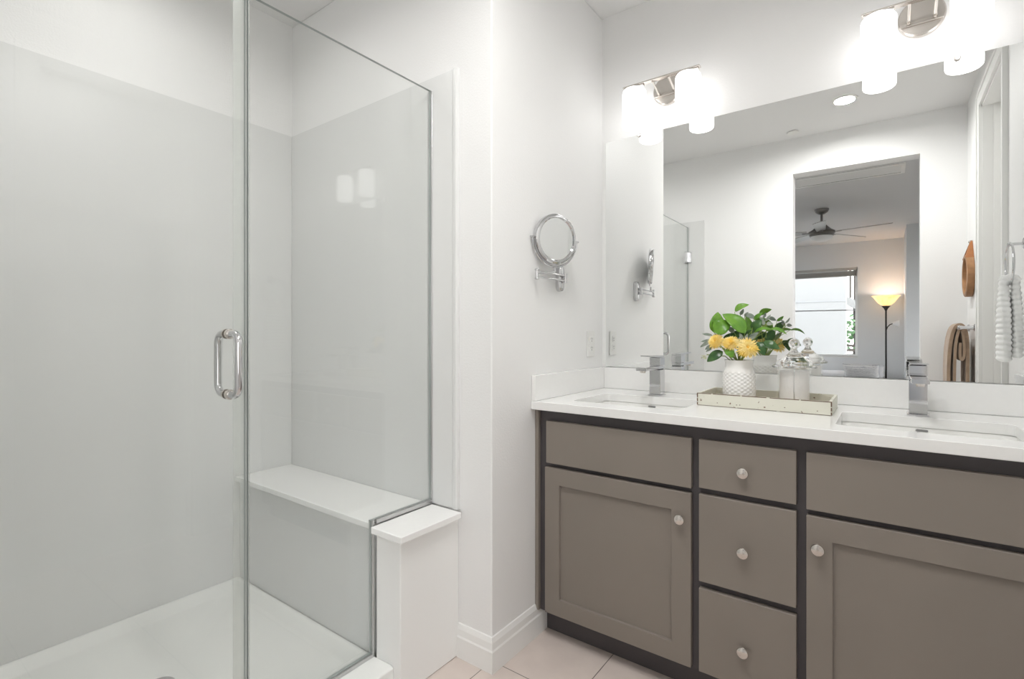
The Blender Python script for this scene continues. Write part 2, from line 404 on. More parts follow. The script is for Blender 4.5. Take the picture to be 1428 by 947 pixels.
dL = shaker(0.047, 0.587, 0.104, 0.648); dR = shaker(0.900, 1.440, 0.104, 0.648)
knob(0.557, 0.566, dL); knob(0.929, 0.566, dR)
for z0, z1, kz in ((0.671, 0.821, 0.741), (0.383, 0.652, 0.508), (0.104, 0.362, 0.219)):
    d = slab('drawer', 0.611, 0.876, z0, z1); knob(0.741, kz, d)

# ------------------------------------------------------------------ worktop with two cut-outs
CT, CB, CF = 0.893, 0.862, -0.600
sinks = [(0.118, 0.522, -0.497, -0.205), (0.962, 1.366, -0.497, -0.205)]
ct = thing('countertop', 'white quartz countertop with backsplash across the whole vanity', 'countertop', (0.75, -0.30, CB))
bm = bmesh.new(); edges = []
def loop(pts):
    v = [bm.verts.new((x-0.75, y+0.30, 0)) for x, y in pts]
    for k in range(len(v)): edges.append(bm.edges.new((v[k], v[(k+1) % len(v)])))
loop([(0.001, CF), (XR-0.001, CF), (XR-0.001, -0.001), (0.001, -0.001)])
for s_ in sinks: loop(rrect(*s_, 0.022, 6))
bmesh.ops.triangle_fill(bm, edges=edges, use_beauty=True)
g = bmesh.ops.extrude_face_region(bm, geom=list(bm.faces))
bmesh.ops.translate(bm, vec=(0, 0, CT-CB), verts=[v for v in g['geom'] if isinstance(v, bmesh.types.BMVert)])
mb = MB(); mb.bm.free(); mb.bm = bm; mb.build('slab', M['quartz'], ct, bevel=0.002)
def C(mb): return mb.xf(Matrix.Translation((-0.75, 0.30, -CB)))
BT = 0.990
C(MB().box(0.0195, XR-0.0195, -0.020, -0.001, CT+0.0005, BT)).build('backsplash', M['quartz'], ct, bevel=0.0015)
C(MB().box(0.001, 0.019, CF+0.004, -0.001, CT+0.0005, BT)).build('side_splash', M['quartz'], ct, bevel=0.0015)
C(MB().box(XR-0.019, XR-0.001, CF+0.004, -0.001, CT+0.0005, BT)).build('side_splash', M['quartz'], ct, bevel=0.0015)

def sink(x0, x1, y0, y1, label):
    cx_, cy_ = (x0+x1)/2, (y0+y1)/2
    t = thing('sink', label, 'sink', (cx_, cy_, 0.735), group='undermount sinks')
    hx, hy = (x1-x0)/2, (y1-y0)/2
    def R(dx, dy, z, r): return [(px, py, z) for px, py in rrect(-hx-dx, hx+dx, -hy-dy, hy+dy, r, 6)]
    zt = CB-0.0006-0.735
    mb = MB().loft([R(0.016, 0.016, zt-0.010, 0.03), R(0.018, 0.018, zt, 0.03), R(0.004, 0.004, zt, 0.024), R(0.000, 0.000, zt-0.012, 0.03), R(-0.012, -0.010, 0.035, 0.045), R(-0.04, -0.035, 0.012, 0.05), R(-0.15, -0.10, 0.006, 0.03)], cap0=False)
    mb.build('basin', M['porcelain'], t, smooth=True, angle=60)
    MB().lathe([(0, 0.002), (0.022, 0.002), (0.022, 0.006), (0.016, 0.008), (0, 0.008)], c=(0, 0.02, 0.0045)).build('drain', M['chrome'], t, smooth=True)
    MB().loft([[(px, hy-0.0015, pz) for px, pz in rrect(-0.015, 0.015, 0.1150, 0.1215, 0.003, 4)], [(px, hy+0.0008, pz) for px, pz in rrect(-0.015, 0.015, 0.1150, 0.1215, 0.003, 4)]]).build('overflow_slot', M['slot'], t)
    return t
sink(*sinks[0], 'rectangular white undermount sink at the left end, below the lamp pair nearer the corner')
sink(*sinks[1], 'rectangular white undermount sink right of the tray')

def faucet(x, label):
    t = thing('faucet', label, 'faucet', (x, -0.135, CT+0.0005), group='chrome faucets')
    MB().box(-0.028, 0.028, -0.034, 0.028, 0, 0.004).build('base_plate', M['chrome'], t, bevel=0.001)
    MB().box(-0.023, 0.023, -0.029, 0.023, 0.0045, 0.105).build('body', M['chrome'], t, bevel=0.0015)
    sp = MB().box(-0.021, 0.021, -0.172, 0.023, 0.1085, 0.122).build('spout', M['chrome'], t, bevel=0.0015)
    MB().lathe([(0, 0.1005), (0.010, 0.1005), (0.011, 0.108), (0, 0.108)], c=(0, -0.155, 0)).build('aerator', M['satin'], sp, smooth=True)
    MB().box(-0.019, 0.019, -0.025, 0.019, 0.105, 0.1085).build('collar', M['dark'], t)
    MB().box(-0.023, 0.023, -0.029, 0.023, 0.1225, 0.155).build('cartridge_housing', M['chrome'], t, bevel=0.0015)
    MB().prism([(-0.128, 0.162), (-0.128, 0.167), (0.023, 0.1625), (0.023, 0.1555), (-0.03, 0.1555)], 'x', -0.021, 0.021).build('lever', M['chrome'], t, bevel=0.001)
    return t
faucet(0.316, 'square chrome single-lever faucet at the left sink near the wall outlet')
faucet(1.157, 'square chrome single-lever faucet at the right sink, right of the tray')

# ================================================================== wall mirror
MZ0, MZ1 = 0.9925, 2.038
wm = thing('wall_mirror', 'large frameless wall mirror above the vanity backsplash', 'wall mirror', (0.755, -0.004, MZ0))
MB().box(0.021-0.755, 1.493-0.755, -0.003, 0.003, 0, MZ1-MZ0).build('glass', M['mirror'], wm)
for x in (0.185, 1.262):
    MB().lathe([(0, -0.0095), (0.006, -0.0095), (0.009, -0.006), (0.009, -0.003), (0, -0.003)], c=(x-0.755, 0, MZ1-MZ0-0.002), axis='y', seg=20).build('mirror_clip', M['satin'], wm, smooth=True)

# ================================================================== vanity lights
def vanity_light(x, label):
    t = thing('vanity_light', label, 'wall light', (x, -0.0005, 2.030), group='two-shade vanity lights')
    Z = 2.030
    MB().lathe([(0, 0), (0.064, 0), (0.064, -0.012), (0.060, -0.016), (0, -0.018)], c=(0, 0, 2.203-Z), axis='y', seg=48).build('backplate', M['satin'], t, smooth=True)
    MB().tube([(-0.056, -0.020, 2.178-Z), (0.056, -0.020, 2.178-Z)], 0.0028, 10).build('cross_rod', M['satin'], t, smooth=True)
    MB().box(-0.163, 0.163, -0.112, -0.088, 2.2135-Z, 2.2195-Z).build('bar', M['satin'], t, bevel=0.001)
    for s_ in (-1, 1):
        xa = 0.034*s_
        MB().tube([(xa, -0.100, 2.2130-Z), (xa, -0.085, 2.209-Z), (xa, -0.022, 2.184-Z)], 0.0042, 10).lathe([(0, 0), (0.007, 0.001), (0.007, 0.008), (0, 0.009)], c=(xa, -0.030, 2.183-Z), seg=16).build('arm', M['satin'], t, smooth=True)
        xs = 0.115*s_
        MB().box(xs-0.042, xs+0.042, -0.110, -0.090, 2.2065-Z, 2.213-Z).lathe([(0, 0.0), (0.026, 0.0), (0.026, 0.0055), (0, 0.0055)], c=(xs, -0.100, 2.2010-Z), seg=28).build('socket_cap', M['satin'], t, bevel=0.001)
        prof = [(0, 0.168), (0.034, 0.168), (0.043, 0.165), (0.0485, 0.158), (0.050, 0.150), (0.0505, 0.012), (0.049, 0.006), (0.045, 0.002), (0.0, 0.002)]
        prof = [(r, h+2.0325-Z) for r, h in prof]
        MB().lathe(prof, c=(xs, -0.100, 0), seg=48).build('shade', M['shade'], t, smooth=True)
    return t
vanity_light(0.316, 'nickel bar light with two glowing white shades, nearer the room corner')
vanity_light(1.172, 'nickel bar light with two glowing white shades above the right sink')

def downlight(x, y, z, label, power, r=0.055, spread=168):
    t = thing('recessed_light', label, 'ceiling light', (x, y, z), group='recessed ceiling lights')
    MB().lathe([(r, -0.004), (r+0.016, -0.005), (r+0.018, -0.001), (r, -0.0005)], seg=40).build('trim_ring', M['plastic'], t, smooth=True)
    MB().lathe([(0, -0.002), (r, -0.002), (r, -0.0006), (0, -0.0006)], seg=40).build('lens', M['can'], t)
    ld = bpy.data.lights.new('lamp', 'AREA'); ld.shape = 'DISK'; ld.size = 2*r; ld.energy = power; ld.color = (1, 0.99, 0.975); ld.spread = math.radians(spread)
    lo = bpy.data.objects.new('lamp', ld); COL.objects.link(lo); lo.parent = t; lo.location = (0, 0, -0.008)
    return t
downlight(0.865, -1.674, H, 'small round recessed ceiling light seen lit in the mirror', CAN_POWER)
downlight(0.50, -1.30, H, 'added unseen recessed ceiling light over the floor between shower and vanity', CAN_POWER*0.72, spread=168)  # out of view, added to even out the room's brightness
downlight(-0.74, -1.55, H, 'added unseen recessed ceiling light over the shower', CAN_POWER*0.27, spread=160)  # also added out of view, to brighten the shower
sk = thing('fire_sprinkler', 'small round white sprinkler cover on the ceiling, seen in the mirror', 'sprinkler', (0.526, -2.06, H))
MB().lathe([(0, -0.012), (0.036, -0.012), (0.039, -0.009), (0.039, -0.007), (0.030, -0.006), (0.030, -0.0005), (0, -0.0005)], seg=32).build('cover_plate', M['plastic'], sk, smooth=True)

# ================================================================== makeup mirror
mk = thing('makeup_mirror', 'round chrome swing-arm makeup mirror on the side wall', 'makeup mirror', (0.0005, -0.400, 1.370))
pr = [(y, z) for y, z in rrect(-0.022, 0.022, -0.053, 0.053, 0.0215, 10)]
def ringx(s_, x): return [(x, y*s_, z*(1-(1-s_)*0.4)) for y, z in pr]
MB().loft([ringx(1, 0), ringx(1, 0.010), ringx(0.93, 0.016), ringx(0.7, 0.020), ringx(0.3, 0.0215)]).build('wall_plate', M['chrome'], mk, smooth=True)
pv = MB().tube([(0.015, 0, 0), (0.034, 0, 0)], 0.008, 16).tube([(0.032, 0, -0.019), (0.032, 0, 0.019)], 0.0075, 16); pv.build('pivot', M['chrome'], mk, smooth=True)
JX, JY = 0.026, -0.197
mb = MB()
for dz in (-0.010, 0.010): mb.tube([(0.032, -0.004, dz), (JX, JY, dz)], 0.0040, 12)
mb.build('arm', M['chrome'], mk, smooth=True)
MB().lathe([(0, -0.022), (0.006, -0.021), (0.009, -0.018), (0.009, -0.014), (0.0065, -0.013), (0.0065, 0.013), (0.009, 0.014), (0.009, 0.018), (0.006, 0.021), (0, 0.022)], c=(JX, JY, 0), seg=20).build('elbow', M['chrome'], mk, smooth=True)
DC = Vector((0.047, -0.102, 0.141))  # disc centre, local
nrm = Vector((math.cos(math.radians(-21)), math.sin(math.radians(-21)), -0.05)).normalized()
mb = MB()
mb.tube([(JX, JY, 0.004), (0.036, -0.150, 0.008), (0.046, -0.104, 0.014), (DC.x, DC.y, DC.z-0.112)], 0.0042, 12)
mb.build('forearm', M['chrome'], mk, smooth=True)
rot = nrm.to_track_quat('Z', 'Y').to_matrix().to_4x4(); TM = Matrix.Translation(DC) @ rot
RD = 0.096
mb = MB().lathe([(0.080, 0.010), (0.084, 0.0135), (0.090, 0.0135), (0.0965, 0.009), (0.0975, 0.0), (0.0965, -0.009), (0.090, -0.0135), (0.084, -0.0135), (0.080, -0.010), (0.080, 0.010)], seg=64).xf(TM)
rim = mb.build('frame', M['chrome'], mk, smooth=True)
MB().lathe([(0, 0.009), (0.0805, 0.009), (0.0805, -0.009), (0, -0.009)], seg=64).xf(TM).build('mirror_glass', M['mirror'], mk)
yk = MB()
ax = Vector((0, 0, 1)).cross(nrm).normalized(); upv = nrm.cross(ax).normalized()
pts = [DC + ax*(0.106*math.cos(a)) - upv*(0.106*math.sin(a)) for a in [PI*k/36 for k in range(37)]]
yk.tube(pts, 0.0035, 10)
for s_ in (-1, 1): yk.tube([DC+ax*0.096*s_, DC+ax*0.116*s_], 0.0042, 10)
yk.build('yoke', M['chrome'], mk, smooth=True)

# ================================================================== outlet
ol = thing('wall_outlet', 'white duplex wall outlet plate above the side splash', 'wall outlet', (0.0005, -0.122, 1.10))
MB().box(0, 0.005, -0.036, 0.036, -0.058, 0.058).build('cover_plate', M['plastic'], ol, bevel=0.002)
for s_ in (-1, 1):
    so = MB().loft([[(0.0052, y, z+0.020*s_) for y, z in rrect(-0.0165, 0.0165, -0.0145, 0.0145, 0.006, 5)], [(0.0075, y, z+0.020*s_) for y, z in rrect(-0.016, 0.016, -0.014, 0.014, 0.006, 5)]]).build('socket', M['plastic'], ol)
    MB().box(0.0076, 0.0079, -0.0075, -0.0055, 0.020*s_-0.001, 0.020*s_+0.008).box(0.0076, 0.0079, 0.0055, 0.0075, 0.020*s_-0.001, 0.020*s_+0.007).lathe([(0, 0.0076), (0.0025, 0.0076), (0.0025, 0.0079), (0, 0.0079)], c=(0, 0, 0.020*s_-0.007), axis='x', seg=12).build('slot', M['dark'], so)

# ================================================================== tray with vase and jar
def distressed():
    m = mat('distressed cream paint', (0.72, 0.71, 0.62), 0.55)
    n = m.node_tree; b = n.nodes['Principled BSDF']
    tc = n.nodes.new('ShaderNodeTexCoord'); nz = n.nodes.new('ShaderNodeTexNoise'); nz.inputs['Scale'].default_value = 60; nz.inputs['Detail'].default_value = 5
    n.links.new(tc.outputs['Object'], nz.inputs['Vector'])
    r = n.nodes.new('ShaderNodeValToRGB'); r.color_ramp.elements[0].position = 0.66; r.color_ramp.elements[1].position = 0.70
    r.color_ramp.elements[0].color = (0.72, 0.71, 0.62, 1); r.color_ramp.elements[1].color = (0.20, 0.12, 0.07, 1)
    n.links.new(nz.outputs['Fac'], r.inputs[0]); n.links.new(r.outputs[0], b.inputs['Base Color']); return m
M['cream'] = distressed()
M['worn'] = mat('worn brown tray edge', (0.16, 0.10, 0.065), 0.6)
M['tray_in'] = mat('tan tray bottom', (0.42, 0.34, 0.22), 0.6, var=0.12, vscale=30)
TX0, TX1, TY0, TY1 = 0.535, 0.942, -0.332, -0.105
tr = thing('tray', 'distressed cream wooden tray on the counter between the sinks', 'tray', ((TX0+TX1)/2, (TY0+TY1)/2, CT+0.0005))
hx, hy, hz, tk = (TX1-TX0)/2, (TY1-TY0)/2, 0.043, 0.008
MB().box(-hx+tk, hx-tk, -hy+tk, hy-tk, 0.001, 0.007).build('tray_bottom', M['tray_in'], tr)
front_wear = []
for sx in (-1, 1):
    for z0, z1 in ((0.002, 0.010), (0.013, 0.024), (0.027, 0.0415)): front_wear.append((sx*hx-0.0008, sx*hx+0.0008, -hy-0.0008, -hy+0.0016, z0, z1)); front_wear.append((sx*(hx-0.0016)-0.0012, sx*(hx-0.0016)+0.0012, -hy-0.0006, -hy+0.0010, z0, z1))
for x0, x1 in ((-hx, -0.155), (-0.150, -0.06), (-0.055, 0.02), (0.03, 0.115), (0.12, hx)): front_wear.append((x0, x1, -hy-0.0006, -hy+0.0006, hz-0.0022, hz+0.0003))
for x0, x1 in ((-hx, -0.08), (-0.07, 0.05), (0.06, hx)): front_wear.append((x0, x1, -hy-0.0006, -hy+0.0006, 0, 0.001))
for x, z in ((-0.072, 0.010), (-0.062, 0.0105), (0.074, 0.014), (-0.135, 0.012), (0.165, 0.011)): front_wear.append((x-0.0016, x+0.0018, -hy-0.0005, -hy+0.0005, z-0.001, z+0.0012))
for k, (nm, b) in enumerate((('side', (-hx, hx, -hy, -hy+tk)), ('side', (-hx, hx, hy-tk, hy)), ('end', (-hx, -hx+tk, -hy+tk+.0003, hy-tk-.0003)), ('end', (hx-tk, hx, -hy+tk+.0003, hy-tk-.0003)))):
    t = MB().box(*b, 0.0, hz)
    if k == 0:
        for q in front_wear: t.box(*q, mi=1)
    t.build('tray_'+nm, [M['cream'], M['worn']], tr)

VC = Vector((0.656, -0.247, CT+0.0082))
M['milk'] = mat('white milk glass', (0.86, 0.85, 0.83), 0.15, spec=0.5)
vs = thing('vase', 'white milk-glass vase with diamond relief, standing on the tray', 'vase', VC)
def dia(a, h):
    if h < 0.008 or h > 0.110: return 0
    n = 16; u = a*n/(2*PI); v = h/0.0135
    return 0.0032*(abs(math.sin(PI*(u+v)/1.0))*abs(math.sin(PI*(u-v)/1.0))) - 0.0012
prof = [(0, 0), (0.046, 0), (0.050, 0.003)] + [(0.0515+0.0018*math.sin(PI*k/40), 0.003+0.107*k/40) for k in range(1, 41)] + [(0.0500, 0.115), (0.0465, 0.121), (0.0450, 0.128), (0.0455, 0.140), (0.0475, 0.149), (0.0480, 0.152), (0.0460, 0.1525), (0.0440, 0.148), (0.042, 0.124), (0.045, 0.112), (0.046, 0.09), (0.046, 0.01), (0, 0.008)]
MB().lathe(prof, seg=160, mod=lambda a, h: dia(a, h)).build('vase_body', M['milk'], vs, smooth=True, angle=60)

JC = Vector((0.822, -0.195, CT+0.0082))
M['jar'] = clear_glass('clear jar glass', (0.985, 0.987, 0.985), 1.42)
def real_glass():
    m = bpy.data.materials.new('cut lid glass'); m.use_nodes = True; b = m.node_tree.nodes['Principled BSDF']
    b.inputs['Base Color'].default_value = (0.98, 0.985, 0.98, 1); b.inputs['Roughness'].default_value = 0.0
    b.inputs['Transmission Weight'].default_value = 1.0; b.inputs['IOR'].default_value = 1.45; return m
M['lid'] = real_glass()
jr = thing('glass_jar', 'clear glass apothecary jar with domed lid and ball knob, on the tray', 'jar', JC)
MB().lathe([(0, 0), (0.048, 0), (0.051, 0.003), (0.0515, 0.006), (0.0515, 0.118), (0.053, 0.124), (0.055, 0.127), (0.053, 0.128), (0.049, 0.126), (0.0485, 0.008), (0, 0.005)], seg=64).build('jar_body', M['jar'], jr, smooth=True)
MB().lathe([(0, 0.1285), (0.067, 0.1285), (0.0695, 0.131), (0.068, 0.134), (0.060, 0.139), (0.056, 0.146), (0.054, 0.150), (0.040, 0.158), (0.030, 0.166), (0.020, 0.176), (0.0125, 0.184), (0.009, 0.191), (0.0085, 0.195), (0.013, 0.198), (0.0165, 0.204), (0.0180, 0.2115), (0.0165, 0.219), (0.012, 0.225), (0.0065, 0.2285), (0, 0.2295)], seg=64).build('lid', M['lid'], jr, smooth=True)
M['cotton'] = mat('white cotton', (0.87, 0.85, 0.84), 0.95, bump=0.6, bscale=90, sheen=0.2)
for s_, nm in ((-1, 'left'), (1, 'right')):
    t = MB()
    ring = []
    for k in range(25):
        a = -PI/2 + PI*k/24; ring.append((0.0012+0.0445*math.cos(a), 0.0445*math.sin(a)))
    def cr(z, q): return [(s_*(0.003+(x-0.003)*q), y*q, z) for x, y in ring]
    t.loft([cr(0, 0.95), cr(0.003, 1)] + [cr(0.003+0.105*k/8, 1-0.012*abs(math.sin(k*1.7))) for k in range(1, 9)] + [cr(0.112, 0.93)])
    o = t.build('cotton_bundle', M['cotton'], None, smooth=True); o.location = JC + Vector((0, 0, 0.0062)); o.rotation_euler = (0, 0, math.radians(7))
    tag(o, 'white cotton filling the %s half of the glass jar' % nm, 'cotton', 'cotton in the jar')

# bouquet ---------------------------------------------------------
def leafmat(name, c, c2, rough):
    m = mat(name, c, rough, spec=0.5)
    n = m.node_tree; b = n.nodes['Principled BSDF']
    tc = n.nodes.new('ShaderNodeTexCoord'); nz = n.nodes.new('ShaderNodeTexNoise'); nz.inputs['Scale'].default_value = 35
    n.links.new(tc.outputs['Object'], nz.inputs['Vector'])
    r = n.nodes.new('ShaderNodeValToRGB'); r.color_ramp.elements[0].position = 0.35; r.color_ramp.elements[1].position = 0.65
    r.color_ramp.elements[0].color = (*c, 1); r.color_ramp.elements[1].color = (*c2, 1)
    n.links.new(nz.outputs['Fac'], r.inputs[0]); n.links.new(r.outputs[0], b.inputs['Base Color']); return m
M['leaf'] = leafmat('bright green leaf', (0.10, 0.26, 0.025), (0.17, 0.36, 0.04), 0.32)
M['leafd'] = leafmat('dark green leaf', (0.03, 0.09, 0.025), (0.06, 0.15, 0.035), 0.28)
M['sage'] = leafmat('grey green leaf', (0.22, 0.27, 0.22), (0.34, 0.38, 0.32), 0.6)
M['stem'] = mat('green stem', (0.25, 0.33, 0.08), 0.5)
M['petal'] = leafmat('yellow petal', (0.93, 0.66, 0.12), (0.95, 0.80, 0.38), 0.6)
M['heart'] = mat('orange flower heart', (0.80, 0.50, 0.08), 0.7)
MOUTH = Vector((VC.x, VC.y, VC.z+0.13))
def leaf_mesh(mb, base, tip, width, face, curl=0.15, fold=0.12, nu=10, nv=6):
    base = Vector(base); tip = Vector(tip); d = tip-base; ln = d.length; d.normalize()
    face = Vector(face); face = (face - d*face.dot(d)).normalized(); side = d.cross(face)
    def fn(u, v):
        w = width*0.5*(math.sin(PI*min(1, u*1.0)**0.75)**0.75)*(1 if u < 0.98 else 0.3)
        t = (v-0.5)*2
        return base + d*(u*ln) + side*(t*w) + face*(curl*ln*math.sin(PI*u) - fold*abs(t)*w*-1.5 - curl*0.6*ln*u*u)
    mb.grid(fn, nu, nv)
def sprig(name, label, leaves, mat_, stem_to, group=None):
    """leaves: (base, tip, width, face); a stem rises from inside the vase"""
    org = MOUTH + Vector((0, 0, -0.10))
    t = thing(name, label, 'foliage', org, group=group)
    st = MB()
    p1 = MOUTH-org; p1 = Vector((p1.x + (stem_to[0]-MOUTH.x)*0.12, p1.y + (stem_to[1]-MOUTH.y)*0.12, p1.z+0.022)); e = Vector(stem_to)-org
    j = Vector((random.uniform(-.012, .012), random.uniform(-.012, .012), 0))
    q = [j, j*0.5 + p1*0.5, p1, p1.lerp(e, 0.55)+Vector((0, 0, 0.006)), e]
    st.tube(q, [0.0022, 0.0022, 0.002, 0.0016, 0.001], 8)
    for (b, ti, w_, f) in leaves:
        b = Vector(b)-org
        if (b-e).length > 0.004: st.tube([p1.lerp(e, 0.7), b], [0.0014, 0.0009], 6)
    st.build('stem', M['stem'], t, smooth=True)
    for (b, ti, w_, f) in leaves:
        mb = MB(); leaf_mesh(mb, Vector(b)-org, Vector(ti)-org, w_, f)
        mb.build('leaf', mat_, t, smooth=True, solid=0.0007, angle=80)
    return t
Y_ = VC.y
VW = Vector((0.42, -0.9, 0.15))   # roughly towards the viewer
sprig('leafy_sprig', 'upright bright green two-leaf sprig at the left of the bouquet', [((0.573, Y_-.01, 1.150), (0.586, Y_, 1.226), 0.052, (0.5, -0.8, 0.1)), ((0.578, Y_-.03, 1.152), (0.632, Y_-.015, 1.190), 0.058, (0.3, -0.9, 0.35))], M['leaf'], (0.577, Y_-.015, 1.148))
sprig('leafy_sprig', 'largest bright green leaf, arching over the middle of the bouquet', [((0.681, Y_-.02, 1.148), (0.605, Y_-.015, 1.222), 0.055, (0.3, -0.8, 0.6))], M['leaf'], (0.679, Y_-.02, 1.148))
sprig('leafy_sprig', 'bright green leaf at the very top of the bouquet', [((0.637, Y_+.02, 1.228), (0.684, Y_+.015, 1.252), 0.028, (0.1, -0.8, 0.6))], M['leaf'], (0.637, Y_+.02, 1.226))
sprig('leafy_sprig', 'long narrow green sprig reaching out to the right of the bouquet', [((0.707, Y_, 1.152), (0.763, Y_, 1.164), 0.022, (0.2, -0.5, 0.8)), ((0.755, Y_, 1.163), (0.808, Y_, 1.148), 0.018, (0.2, -0.6, 0.8)), ((0.703, Y_+.01, 1.200), (0.730, Y_+.01, 1.220), 0.014, VW)], M['leaf'], (0.706, Y_, 1.152))
sprig('leafy_sprig', 'dark glossy leaf pair low on the right side of the bouquet', [((0.733, Y_-.02, 1.112), (0.790, Y_-.03, 1.098), 0.036, (0.2, -0.8, 0.5)), ((0.722, Y_-.03, 1.118), (0.746, Y_-.04, 1.074), 0.032, (0.3, -0.9, 0.2))], M['leafd'], (0.722, Y_-.015, 1.115))
sprig('leafy_sprig', 'dark green leaf drooping over the left rim of the vase', [((0.609, Y_-.03, 1.083), (0.555, Y_-.04, 1.046), 0.034, (0.3, -0.8, 0.4))], M['leafd'], (0.611, Y_-.028, 1.084))
sprig('leafy_sprig', 'dark green leaves behind the flowers in the middle of the bouquet', [((0.622, Y_+.01, 1.128), (0.668, Y_+.01, 1.150), 0.036, (0.2, -0.8, 0.5)), ((0.698, Y_+.01, 1.160), (0.727, Y_+.01, 1.196), 0.034, (0.2, -0.9, 0.1)), ((0.66, Y_+.02, 1.12), (0.70, Y_+.03, 1.16), 0.04, VW), ((0.60, Y_+.02, 1.11), (0.63, Y_+.03, 1.15), 0.034, VW)], M['leafd'], (0.655, Y_+.01, 1.130))
sprig('leafy_sprig', 'small bright green leaf low between the yellow flowers', [((0.628, Y_-.055, 1.094), (0.650, Y_-.062, 1.064), 0.032, VW)], M['leaf'], (0.628, Y_-.052, 1.095))
sprig('grey_leaf_sprig', 'grey-green sage sprig fanning out to the left of the bouquet', [((0.565, Y_, 1.140), (0.527, Y_, 1.146), 0.010, VW), ((0.570, Y_-.01, 1.130), (0.522, Y_-.01, 1.095), 0.014, VW), ((0.567, Y_, 1.124), (0.519, Y_+.005, 1.116), 0.009, VW), ((0.568, Y_-.02, 1.106), (0.543, Y_-.02, 1.088), 0.012, VW), ((0.572, Y_-.02, 1.100), (0.548, Y_-.025, 1.080), 0.010, VW)], M['sage'], (0.573, Y_-.005, 1.115))
sprig('grey_leaf_sprig', 'grey-green sage sprig at the top behind the large leaf', [((0.653, Y_+.03, 1.214), (0.665, Y_+.03, 1.236), 0.012, VW), ((0.673, Y_+.03, 1.214), (0.705, Y_+.03, 1.202), 0.018, VW), ((0.668, Y_+.03, 1.208), (0.680, Y_+.03, 1.224), 0.012, VW)], M['sage'], (0.668, Y_+.03, 1.208))
sprig('grey_leaf_sprig', 'grey-green sage sprig with fine tips at the right top of the bouquet', [((0.736, Y_+.02, 1.190), (0.755, Y_+.02, 1.213), 0.008, VW), ((0.734, Y_+.02, 1.190), (0.716, Y_+.02, 1.206), 0.009, VW), ((0.741, Y_+.02, 1.182), (0.762, Y_+.02, 1.180), 0.014, VW), ((0.736, Y_+.02, 1.178), (0.722, Y_+.02, 1.192), 0.014, VW)], M['sage'], (0.737, Y_+.02, 1.180))
sprig('grey_leaf_sprig', 'pale grey-green sage leaves in the middle, above the frontmost flower', [((0.672, Y_-.02, 1.118), (0.664, Y_-.03, 1.150), 0.014, VW), ((0.676, Y_-.02, 1.118), (0.690, Y_-.03, 1.146), 0.014, VW), ((0.68, Y_-.02, 1.12), (0.715, Y_-.02, 1.138), 0.014, VW), ((0.69, Y_-.01, 1.13), (0.722, Y_-.01, 1.152), 0.016, VW), ((0.64, Y_, 1.15), (0.615, Y_, 1.172), 0.018, VW)], M['sage'], (0.676, Y_-.018, 1.116))
M['pale'] = mat('pale cream bud', (0.70, 0.72, 0.52), 0.6)
def flower(c, rad, face, label, n=34, layers=4):
    rad *= 1.2
    org = MOUTH + Vector((0, 0, -0.10)); c = Vector(c); face = Vector(face).normalized()
    t = thing('yellow_flower', label, 'flower', org, group='yellow flowers in the vase')
    lc = c-org; p1 = Vector((0, 0, 0.118)) + Vector((lc.x, lc.y, 0))*0.25
    MB().tube([(0.004, 0.0, 0.0), p1*0.6, p1, lc-face*0.01], [0.0025, 0.0025, 0.0025, 0.002], 8).build('stem', M['stem'], t, smooth=True)
    q = face.to_track_quat('Z', 'Y').to_matrix().to_4x4(); TM_ = Matrix.Translation(lc) @ q
    mb = MB()
    for ly in range(layers+1):
        nn = n - ly*4; R = rad*(1.0-0.16*ly); el = 0.08 + 0.25*ly
        for k in range(nn):
            a = 2*PI*(k + 0.5*ly)/nn + random.uniform(-.06, .06); rr = R*random.uniform(0.9, 1.05)
            d = Vector((math.cos(a)*math.cos(el), math.sin(a)*math.cos(el), math.sin(el)+random.uniform(-.05, .05)))
            b0 = Vector((math.cos(a), math.sin(a), 0))*rad*0.10 + Vector((0, 0, 0.001+0.002*ly))
            up = Vector((-math.cos(a)*math.sin(el), -math.sin(a)*math.sin(el), math.cos(el)))
            leaf_mesh(mb, b0, b0+d*rr*0.92, rad*0.19, up, curl=0.10, fold=-0.2, nu=5, nv=2)
    mb.xf(TM_); mb.build('petals', M['petal'], t, smooth=True, solid=0.0006, angle=80)
    MB().sphere((0, 0, 0.008), rad*0.16, 1, 1, 0.6, 16).xf(TM_).build('flower_heart', M['heart'], t, smooth=True)
flower((0.588, Y_-.035, 1.118), 0.027, (-0.25, -0.8, 0.35), 'yellow flower at the left edge of the bouquet, turned sideways')
flower((0.640, Y_-.045, 1.112), 0.028, (0.05, -0.7, 0.6), 'middle one of the three yellow flowers, facing up')
flower((0.694, Y_-.055, 1.097), 0.033, (0.35, -0.85, 0.35), 'largest yellow flower, at the right front of the vase')
bd = thing('pale_blossom', 'faded pale blossom hanging lowest at the left of the vase', 'flower', MOUTH+Vector((0, 0, -0.1)))
o_ = MOUTH+Vector((0, 0, -0.1)); cb_ = Vector((0.540, Y_-.02, 1.062))-o_
MB().tube([(0, 0, 0.01), (-0.012, -0.005, 0.105), (-0.045, -0.01, 0.135), cb_+Vector((0.01, 0, 0.008))], [0.0018]*4, 8).build('stem', M['stem'], bd, smooth=True)
mb = MB()
for k in range(14):
    a = k*2.4; d = Vector((math.cos(a)*0.7, math.sin(a)*0.7, random.uniform(-.7, .4))).normalized()
    leaf_mesh(mb, cb_, cb_+d*0.014, 0.009, Vector((0, 0, 1)) if abs(d.z) < 0.8 else Vector((1, 0, 0)), nu=4, nv=2)
mb.build('petals', M['pale'], bd, smooth=True, solid=0.0005)

